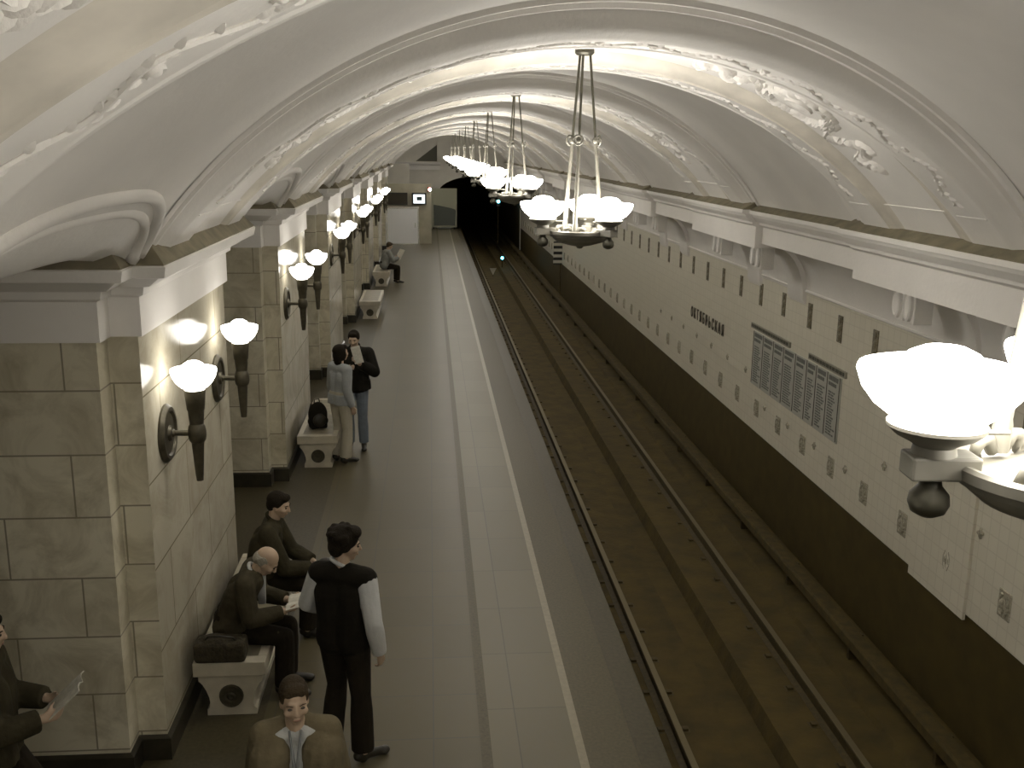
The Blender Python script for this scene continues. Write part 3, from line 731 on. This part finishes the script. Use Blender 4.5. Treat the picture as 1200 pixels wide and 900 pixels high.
def person(name, label, loc, rz, J, look, wear, vox=.0075, female=False, hair=None, hands=None, bald=False, group=None):
    """J: joint positions in the person's own frame (facing +Y). look: (yaw, pitch, roll) of the head. wear: list of clothing layers"""
    t = thing(name, label, 'person', loc, rz)
    J = {k:V(v) for k,v in J.items()}
    Mh = Mx.Translation(J['head']) @ Mx.Rotation(look[0],4,'Z') @ Mx.Rotation(look[1],4,'X') @ Mx.Rotation(look[2],4,'Y')
    R3 = Mh.to_3x3()
    h = lambda x,y,z: Mh @ V((x,y,z))
    bm = bmesh.new(); f = .94 if female else 1.0
    def he(c, r): ell(bm, h(*c), [q for q in r], R3, 16, 10)
    he((0,-.012,.03),(.074*f,.094,.086)); he((0,.018,-.01),(.066*f,.078,.082)); he((0,.03,-.058),(.046*f,.056,.048)); he((0,.055,-.088),(.026*f,.024,.02))
    he((0,.075-(.006 if female else 0),.028),(.05*f,.018,.014))                                  # brow
    for s in (-1,1):
        he((s*.04*f,.064,-.022),(.026,.024,.022)); he((s*.072*f,-.004,-.006),(.009,.02,.032))
    tc(bm, h(0,.088,.018), .009, h(0,.108-(.004 if female else 0),-.024), .0135-(.003 if female else 0), u=8); he((.010,.098,-.028),(.008,.01,.007)); he((-.010,.098,-.028),(.008,.01,.007))
    he((0,.083,-.052),(.022,.012,.007)); he((0,.081,-.064),(.018,.011,.008))
    tc(bm, J['neck']-V((0,0,.03)), .058*f, h(0,-.02,-.05), .052*f)
    lat = (J['shR']-J['shL']).normalized()
    def torso(bm, e=0, low=None, up=1.0):
        p, c = J['pel'], J['che']; hw = .085 if not female else .075
        mid = p.lerp(c,.45); wst = .095 if female else .108
        for s in (-1,1):
            tc(bm, c+lat*s*hw, .108*f+e, mid+lat*s*hw*.75, wst+e); tc(bm, mid+lat*s*hw*.75, wst+e, p+lat*s*hw*.85, .112+e)
            tc(bm, c+lat*s*hw*.9, .10*f+e, J['neck']-V((0,0,.085 if female else .06))+lat*s*.05, .06+e)
            tc(bm, J['sh'+'LR'[(s+1)//2]]-lat*s*.005, .058*f+e, J['neck']-V((0,.015 if female else 0,.06 if female else .035))+lat*s*.035, .05+e)
        tc(bm, J['shL']+lat*.03, .062*f+e, J['shR']-lat*.03, .062*f+e)
        if female:
            for s in (-1,1): ell(bm, c+lat*s*.07+V((0,.055,-.03)), (.055+e,.045+e,.055+e))
    def arm(bm, S, e=0, a=True, b=True, cut=None):
        sh,el,wr = J['sh'+S],J['el'+S],J['wr'+S]
        if a: tc(bm, sh, .054*f+e, el, .041*f+e)
        if b:
            m = el.lerp(wr,.3); w = wr if cut is None else el.lerp(wr,cut)
            tc(bm, el, .041*f+e, m, .043*f+e); tc(bm, m, .043*f+e, w, (.029+.014*(0 if cut is None else 1-cut))*f+e, c1=cut is None)
    def leg(bm, S, e=0, flare=0, cut=1.0):
        hi,kn,an = J['hi'+S],J['kn'+S],J['an'+S]; m = kn.lerp(an,.32); w = kn.lerp(an,cut)
        tc(bm, hi, .088+e, kn, .056+e); tc(bm, kn, .056+e, m, .058+e+flare*.3); tc(bm, m, .058+e+flare*.3, w, .042+e+flare, c1=cut==1.0)
    torso(bm)
    for S in 'LR':
        arm(bm,S); leg(bm,S)
        an,to = J['an'+S],J['to'+S]; tc(bm, an-V((0,0,.03)), .034, to, .024)
        s = -1 if S == 'L' else 1
        d,n,sd,cu = (hands or {}).get(S, ((J['wr'+S]-J['el'+S]).normalized(), lat*-s+V((0,.2,0)), V((0,1,.1)), .45))
        hand(bm, J['wr'+S], d, n, sd, cu)
    body = fuse('body', bm, SKIN, t, vox, 2)
    for k,(kind,m,kw) in enumerate(wear):
        bm = bmesh.new(); e = kw.get('e',.014); v = kw.get('vox',max(vox,.009))
        if kind in ('shirt','jacket','vest'):
            torso(bm, e)
            if kind != 'vest':
                for S in 'LR':
                    arm(bm,S,e+kw.get('arm',0),cut=kw.get('cut',.93))
            hem = kw.get('hem')
            if hem:                      # skirted hem hanging below the hips
                for s in (-1,1):
                    p = J['pel']+lat*s*.075
                    tube(bm, [p+V((0,0,.08)), p+V(hem)], [.115+e,.125+e], 14)
            if kw.get('collar'):
                c0 = J['neck']; 
                pts = [h(.066*cos(a),-.02+.066*sin(a),-.125-.02*sin(a)) for a in [2*pi*q/18 for q in range(19)]]
                tube(bm, pts, .011 if female else .017, 8)
        elif kind == 'trousers':
            for S in 'LR': leg(bm,S,e,kw.get('flare',.012),cut=kw.get('cut',.97))
            for s in (-1,1): tc(bm, J['pel']+lat*s*.06, .115+e, J['pel']+lat*s*.06+V((0,0,.07)), .108+e)
        o = fuse(kw.get('name',kind), bm, m, t, v, kw.get('sm',4))
        if kw.get('lab'): o['label'] = kw['lab']
    for S in 'LR':
        an,to = J['an'+S],J['to'+S]; bm = bmesh.new(); tc(bm, an-V((0,0,.035))-(to-an).normalized()*.04, .041, to, .031); tc(bm, an, .04, an-V((0,0,.045)), .042); ell(bm, to+(to-an)*.12, (.042,.05,.028))
        fuse('shoe', bm, wear_shoe.get(name+label, SHOE), t, .009, 3)
    for s in (-1,1):
        bm = bmesh.new(); ell(bm, h(s*.033*f,.083,.006), (.0135,.008,.0065), R3); obj('eye', bm, EYEW, t, smooth=True)
        bm = bmesh.new(); tube(bm, [h(s*.017*f,.093,.024),h(s*.036*f,.089,.03),h(s*.054*f,.077,.024)], [.0018,.0022,.0015] if female else [.0035,.0045,.003], 6); obj('eyebrow', bm, HAIRB, t, smooth=True)
    bm = bmesh.new(); ell(bm, h(0,.0905,-.058), (.021,.006,.0055), R3); obj('lips', bm, LIP, t, smooth=True)
    if hair:
        hm, style = hair; bm = bmesh.new()
        def hh(c, r): ell(bm, h(*c), r, R3, 16, 10)
        if style == 'short':
            hh((0,-.022,.043),(.083*f,.098,.085)); hh((0,-.055,.0),(.074*f,.058,.075)); hh((0,.045,.085),(.06,.045,.034))
            for s in (-1,1): hh((s*.066,-.015,.03),(.018,.05,.05))
        elif style == 'bushy':
            hh((0,-.025,.052),(.098,.112,.097)); hh((0,-.06,-.005),(.086,.066,.088)); hh((0,.045,.098),(.075,.058,.046))
            for k in range(22):
                a = k*2.4; z = .05+.09*((k*7)%11)/11; r = .09*sqrt(max(.05,1-((z-.05)/.11)**2)); hh((r*cos(a),-.03+r*1.05*sin(a)*(1 if sin(a)<0 else .55),z),(.026,.026,.024))
            for s in (-1,1): hh((s*.074,-.015,.025),(.02,.05,.06))
        elif style == 'bald':
            hh((0,-.062,-.008),(.076,.05,.055))
            for s in (-1,1): hh((s*.067,-.025,.004),(.015,.045,.045))
        elif style == 'back':
            hh((0,-.026,.040),(.081*f,.095,.083)); hh((0,-.06,.0),(.068*f,.055,.07)); hh((0,.035,.086),(.06,.045,.03)); hh((0,-.12,.02),(.045,.04,.045)); hh((.03,.045,.075),(.035,.03,.022)); hh((-.03,.045,.075),(.035,.03,.022))
            for s in (-1,1): hh((s*.066*f,-.01,.035),(.014,.05,.045))
        elif style == 'long':
            hh((0,-.028,.042),(.088*f,.102,.088)); hh((0,-.06,-.03),(.082,.062,.11)); hh((0,.045,.085),(.06,.045,.034)); hh((0,-.06,-.11),(.074,.05,.06))
            for s in (-1,1): hh((s*.07*f,-.01,-.015),(.02,.055,.085))
        fuse('hair', bm, hm, t, .008, 1)
    return t, J, h
wear_shoe = {}
def stand(**k):
    J = dict(pel=(0,0,.94), che=(0,.01,1.28), neck=(0,0,1.47), head=(0,.03,1.63), shL=(-.185,0,1.41), shR=(.185,0,1.41),
        elL=(-.235,-.03,1.12), elR=(.235,-.03,1.12), wrL=(-.235,.04,.86), wrR=(.235,.04,.86), hiL=(-.09,0,.91), hiR=(.09,0,.91),
        knL=(-.10,.03,.50), knR=(.10,.03,.50), anL=(-.105,-.02,.085), anR=(.105,-.02,.085), toL=(-.125,.13,.035), toR=(.125,.13,.035))
    J.update(k); return J
def sit(lean=.1, **k):
    s = .47
    J = dict(pel=(0,0,s+.13), che=(0,lean*.55,s+.42), neck=(0,lean*1.0,s+.60), head=(0,lean*1.15+.03,s+.755), shL=(-.18,lean*.85,s+.545), shR=(.18,lean*.85,s+.545),
        elL=(-.24,lean+.10,s+.28), elR=(.24,lean+.10,s+.28), wrL=(-.10,lean+.30,s+.22), wrR=(.10,lean+.30,s+.22), hiL=(-.09,.03,s+.108), hiR=(.09,.03,s+.108),
        knL=(-.11,.44,s+.05), knR=(.11,.44,s+.05), anL=(-.11,.42,.085), anR=(.11,.42,.085), toL=(-.125,.57,.035), toR=(.125,.57,.035))
    J.update(k); return J
BLACK = cloth('black_knit', (.012,.010,.006), .2); WHITE = cloth('white_shirt_cotton', (.56,.57,.56), .05)
DKTRO = cloth('dark_trouser_cloth', (.018,.014,.008)); BROWNJ = cloth('brown_tweed', (.050,.042,.024), .3); DARKJ = cloth('dark_olive_jacket', (.040,.034,.018), .25)
TAN = cloth('tan_jacket_cloth', (.15,.125,.075)); BLOUSE = cloth('white_blouse_cloth', (.48,.49,.47), .05); GREYBL = cloth('pale_blue_top', (.36,.38,.38), .06)
CREAM = cloth('cream_trouser_cloth', (.46,.43,.34), .06); JEANS = cloth('blue_jeans', (.17,.20,.235), .12); BLKJ = cloth('black_jacket_cloth', (.014,.012,.008)); GREYJ = cloth('grey_jacket_cloth', (.24,.245,.23))
PAPERM = mat('newsprint', (.62,.60,.52), .8, noise=.12, nscale=40)

# man in the vest, seen from behind, head turned to the track
J = stand(elL=(-.30,.02,1.15), wrL=(-.22,.24,1.02), elR=(.27,-.08,1.12), wrR=(.275,.0,.86),
   knL=(-.12,.10,.50), anL=(-.14,.02,.085), toL=(-.17,.17,.035), knR=(.12,.0,.50), anR=(.15,-.05,.085), toR=(.24,.08,.035), head=(.01,.04,1.625))
t,J,h = person('person', 'standing man seen from behind in black vest and white shirt sleeves', (-.63,6.66,0), radians(-22), J, (radians(-58),radians(-8),0),
  [('trousers',DKTRO,dict(e=.018,flare=.024)),('shirt',WHITE,dict(e=.012,arm=.012,cut=.97,collar=True)),('vest',BLACK,dict(e=.026))], hair=(HAIRD,'bushy'),
  hands={'L':((.5,.8,.1),(.8,-.5,0),(0,.3,1),.4)})

# woman walking towards the camera, cut off by the bottom edge
J = stand(pel=(0,0,.90), che=(0,.01,1.23), neck=(0,0,1.41), head=(0,.035,1.555), shL=(-.165,0,1.35), shR=(.165,0,1.35), hiL=(-.085,0,.87), hiR=(.085,0,.87), elL=(-.22,-.05,1.08), elR=(.22,-.05,1.08), wrL=(-.215,.02,.83), wrR=(.215,.02,.83), knR=(.09,.14,.49), anR=(.09,.12,.085), toR=(.10,.26,.035), anL=(-.09,-.16,.10), toL=(-.10,-.02,.035))
t,J,h = person('person', 'woman in tan jacket and white blouse facing the camera at the bottom edge', (-.72,4.80,0), radians(186), J, (radians(9),radians(-4),0),
  [('trousers',DKTRO,dict(e=.014)),('shirt',BLOUSE,dict(e=.008,name='blouse'))], hair=(HAIRB,'back'), vox=.006, female=True)
bm = bmesh.new()       # open jacket: fused shell with the front cut away
lat = V((1,0,0))
def jacket_open(bm, J, e, f=.94):
    p,c = J['pel'],J['che']; mid = p.lerp(c,.45)
    for s in (-1,1):
        for dy in (-.035,.0,.03):
            tc(bm, c+V((s*.132,dy,.03)), .105+e, mid+V((s*.115,dy,0)), .10+e); tc(bm, mid+V((s*.115,dy,0)), .10+e, p+V((s*.105,dy,-.06)), .118+e)
        S = 'LR'[(s+1)//2]
        tc(bm, J['sh'+S], .062+e, J['neck']+V((s*.06,-.02,-.04)), .05+e)
        tc(bm, J['sh'+S], .060+e, J['el'+S], .048+e); w = J['el'+S].lerp(J['wr'+S],.95); tc(bm, J['el'+S], .048+e, w, .036+e, c1=False)
        tube(bm, [J['neck']+V((s*.055,-.05,.02)), J['neck']+V((s*.075,.02,-.02)), J['neck']+V((s*.085,.085,-.10)), J['che']+V((s*.075,.125,-.08)), J['pel']+V((s*.045,.15,.12))], [.024,.028,.034,.036,.02], 10, squash=.5)
    tube(bm, [J['neck']+V((-.055,-.05,.02)),J['neck']+V((0,-.075,.025)),J['neck']+V((.055,-.05,.02))], .024, 8)
    ell(bm, c+V((0,-.07,0)), (.10,.07,.2))
jacket_open(bm, J, .016); fuse('jacket', bm, TAN, t, .008, 3)
bm = bmesh.new()
for s in (-1,1): tube(bm, [J['neck']+V((s*.03,.06,-.01)), J['che']+V((s*.012,.135,.05)), J['che']+V((0,.145,-.06))], [.006,.009,.012], 6)
obj('neck_ribbon', bm, mat('grey_ribbon',(.2,.21,.21),.7), t, smooth=True)

# elderly reader on the nearest bench
J = sit(.20, head=(0,.30,1.125), neck=(0,.20,1.03), che=(0,.10,.86), shL=(-.185,.16,1.0), shR=(.185,.16,1.0), elL=(-.25,.20,.74), elR=(.25,.20,.74), wrL=(-.11,.44,.74), wrR=(.11,.44,.74))
t,J,h = person('person', 'elderly balding man in brown jacket sitting on the nearest bench reading', (-1.62,7.62,0), radians(-90), J, (radians(0),radians(-42),0),
  [('trousers',DKTRO,dict(e=.018,flare=.02)),('shirt',WHITE,dict(e=.008,collar=True)),('jacket',BROWNJ,dict(e=.026,arm=.004,hem=(0,.05,-.03)))], hair=(HAIRG,'bald'),
  hands={'L':((.35,.9,.0),(.5,0,.8),(0,.3,.8),.55),'R':((-.35,.9,.0),(-.5,0,.8),(0,.3,.8),.55)})
bm = bmesh.new()       # white shirt front between the lapels
tube(bm, [J['neck']+V((.0,.075,.0)),J['che']+V((0,.15,.06)),J['che']+V((0,.155,-.1))], [.02,.04,.03], 10, squash=.35); obj('shirt_front', bm, WHITE, t, smooth=True)
def openpaper(name, label, loc, rz, tilt, w_, hgt, cat):
    t = thing(name, label, cat, loc, rz)
    for s in (-1,1):
        bm = bmesh.new()
        A = [V((0,0,0)),V((s*w_*.3,0,.02)),V((s*w_*.65,0,.022)),V((s*w_,0,.008))]
        rows = []
        for q in (0,1):
            for dz in (0,.006): rows.append([bm.verts.new((p.x,(q-.5)*hgt,p.z+dz)) for p in A])
        r00,r01,r10,r11 = rows
        for i in range(3):
            bm.faces.new((r01[i],r01[i+1],r11[i+1],r11[i])); bm.faces.new((r00[i+1],r00[i],r10[i],r10[i+1])); bm.faces.new((r00[i],r00[i+1],r01[i+1],r01[i])); bm.faces.new((r10[i+1],r10[i],r11[i],r11[i+1]))
        bm.faces.new((r00[0],r01[0],r11[0],r10[0])); bm.faces.new((r00[3],r10[3],r11[3],r01[3]))
        bmesh.ops.rotate(bm, verts=bm.verts, cent=(0,0,0), matrix=Mx.Rotation(tilt,3,'X'))
        obj('page_block', bm, PAPERM, t)
    return t
openpaper('open_book', 'open white book in the hands of the elderly seated man', (-1.62+.555,7.62,.775), radians(-90), radians(14), .145, .19, 'book')
# dark woven bag lying on the near end of the bench
BAGM = mat('dark_woven_bag', (.038,.03,.014), .85, noise=.45, nscale=30, bump=.6, bscale=50)
t = thing('shopping_bag', 'dark woven bag lying on near end of bench behind the elderly man', 'bag', (-1.63,7.29,.465))
bm = bmesh.new(); box(bm, -.2,.19,-.10,.09,.0,.17,.03); ell(bm, (-.05,0,.13), (.15,.1,.07)); ell(bm, (.1,.0,.1), (.1,.1,.07)); fuse('bag_body', bm, BAGM, t, .009, 4)
bm = bmesh.new(); tube(bm, [(-.12,-.03,.17),(-.09,-.06,.215),(0,-.07,.22),(.09,-.06,.205),(.12,-.03,.16)], .009, 8); obj('handle', bm, SHOE, t, smooth=True)

# young man farther along the same bench
J = sit(.12, elL=(-.22,.25,.72), elR=(.22,.25,.72), wrL=(-.07,.47,.66), wrR=(.07,.47,.66), head=(0,.19,1.235), neck=(0,.13,1.07), shL=(-.18,.11,1.02), shR=(.18,.11,1.02))
t,J,h = person('person', 'young dark haired man in dark jacket sitting behind the elderly reader', (-1.55,8.62,0), radians(-90), J, (radians(-14),radians(-14),0),
  [('trousers',DKTRO,dict(e=.018,flare=.02)),('jacket',DARKJ,dict(e=.028,arm=.006,hem=(0,.04,-.02),collar=True))], hair=(HAIRD,'short'),
  hands={'L':((.5,.8,-.1),(.6,0,-.6),(0,.3,.8),.6),'R':((-.5,.8,-.1),(-.6,0,-.6),(0,.3,.8),.6)})
t = thing('folded_cap', 'dark cap held in the hands of the young seated man', 'cap', (-1.55+.585,8.62,.665), radians(-90))
bm = bmesh.new(); ell(bm, (0,0,0), (.085,.075,.055)); fuse('crown', bm, SHOE, t, .008, 1)
bm = bmesh.new(); ell(bm, (0,.085,-.015), (.065,.06,.008)); obj('brim', bm, SHOE, t, smooth=True)

# standing couple
J = stand(pel=(0,0,.92), che=(0,.01,1.24), neck=(0,0,1.42), head=(0,.03,1.57), shL=(-.165,0,1.36), shR=(.165,0,1.36), elL=(-.22,.0,1.08), elR=(.21,-.04,1.08), wrL=(-.19,.10,.85), wrR=(.21,.04,.83))
t,J,h = person('person', 'dark haired woman in pale top and cream trousers standing beside the man in jeans', (-1.26,13.80,0), radians(-48), J, (radians(-8),radians(2),0),
  [('trousers',CREAM,dict(e=.018,flare=.026)),('shirt',GREYBL,dict(e=.018,arm=.006,hem=(0,0,-.06),name='top'))], vox=.009, female=True, hair=(HAIRD,'long'))
J = stand(head=(.0,.05,1.66), neck=(0,.01,1.50), shL=(-.195,0,1.44), shR=(.195,0,1.44), che=(0,.01,1.31), pel=(0,0,.97), hiL=(-.09,0,.94), hiR=(.09,0,.94), elL=(-.29,.06,1.18), wrL=(-.10,.26,1.34), elR=(.26,.03,1.18), wrR=(.08,.24,1.22))
t,J,h = person('person', 'man in black jacket and blue jeans standing and reading a paper', (-1.10,14.45,0), radians(176), J, (radians(-6),radians(-16),0),
  [('trousers',JEANS,dict(e=.016,flare=.014)),('jacket',BLKJ,dict(e=.032,arm=.01,hem=(0,0,-.06),collar=True))], vox=.009, hair=(HAIRD,'short'),
  hands={'L':((.5,.2,.6),(.7,-.4,.2),(0,.5,.6),.6),'R':((-.5,.3,.5),(-.7,-.4,.2),(0,.5,.6),.6)})
t = thing('paper_sheet', 'white folded paper held up by the man in black jacket', 'paper', (-1.10+.10,14.45-.30,1.45), radians(176))
bm = bmesh.new(); box(bm, -.03,.10,-.004,.004,-.09,.16); bmesh.ops.rotate(bm, verts=bm.verts, cent=(0,0,0), matrix=Mx.Rotation(radians(14),3,'Y')); obj('sheet', bm, PAPERM, t)
bm = bmesh.new(); box(bm, -.02,.085,.004,.012,-.085,.15); bmesh.ops.rotate(bm, verts=bm.verts, cent=(0,0,0), matrix=Mx.Rotation(radians(16),3,'Y')); obj('folded_flap', bm, PAPERM, t)
t = thing('backpack', 'black backpack resting on the bench behind the woman in pale top', 'backpack', (-1.60,13.95,.465), radians(20))
bm = bmesh.new(); ell(bm, (0,0,.19), (.14,.10,.19)); ell(bm, (0,0,.10), (.15,.11,.1)); box(bm, -.12,.12,-.08,.08,.0,.2,.02); fuse('pack_body', bm, BLKJ, t, .01, 3)
bm = bmesh.new(); ell(bm, (0,-.10,.13), (.10,.045,.10)); fuse('front_pocket', bm, SHOE, t, .01, 2)
for s in (-1,1):
    bm = bmesh.new(); tube(bm, [(s*.07,.08,.34),(s*.08,.13,.25),(s*.08,.12,.12),(s*.09,.09,.04)], .014, 8, squash=.5); obj('strap', bm, SHOE, t, smooth=True)
bm = bmesh.new(); tube(bm, [(-.04,.03,.36),(-.03,.03,.41),(.03,.03,.41),(.04,.03,.36)], .009, 8); obj('top_loop', bm, SHOE, t, smooth=True)

# reader far down the platform
J = sit(.14, elL=(-.24,.22,.76), elR=(.24,.22,.76), wrL=(-.16,.44,.85), wrR=(.16,.44,.85))
t,J,h = person('person', 'far seated reader in grey jacket holding an open newspaper', (-1.50,33.3,0), radians(-70), J, (0,radians(-20),0),
  [('trousers',DKTRO,dict(e=.018)),('jacket',GREYJ,dict(e=.03,arm=.006))], vox=.012, hair=(HAIRB,'short'))
openpaper('newspaper', 'open newspaper in the hands of the far seated reader', (-1.50+.52,33.3+.19,.93), radians(-70), radians(60), .26, .36, 'newspaper')

# passer-by at the left edge, walking out from behind the pylon
J = stand(knL=(-.10,.22,.52), anL=(-.10,.30,.12), toL=(-.12,.45,.07), knR=(.10,.0,.50), anR=(.10,-.26,.13), toR=(.11,-.13,.04), elL=(-.25,.05,1.12), wrL=(-.12,.30,1.12), elR=(.25,.05,1.12), wrR=(.12,.30,1.12))
t,J,h = person('person', 'passer-by in dark clothes walking at the left edge beside the nearest pylon', (-2.56,5.45,0), radians(-78), J, (0,radians(-5),0),
  [('trousers',DKTRO,dict(e=.02,flare=.02)),('jacket',DARKJ,dict(e=.03,arm=.008,hem=(0,0,-.08)))], vox=.01, hair=(HAIRD,'short'))
openpaper('newspaper', 'folded white newspaper in the hands of the passer-by at the left edge', (-2.56+.41,5.45+.09,1.17), radians(-78), radians(42), .12, .26, 'newspaper')
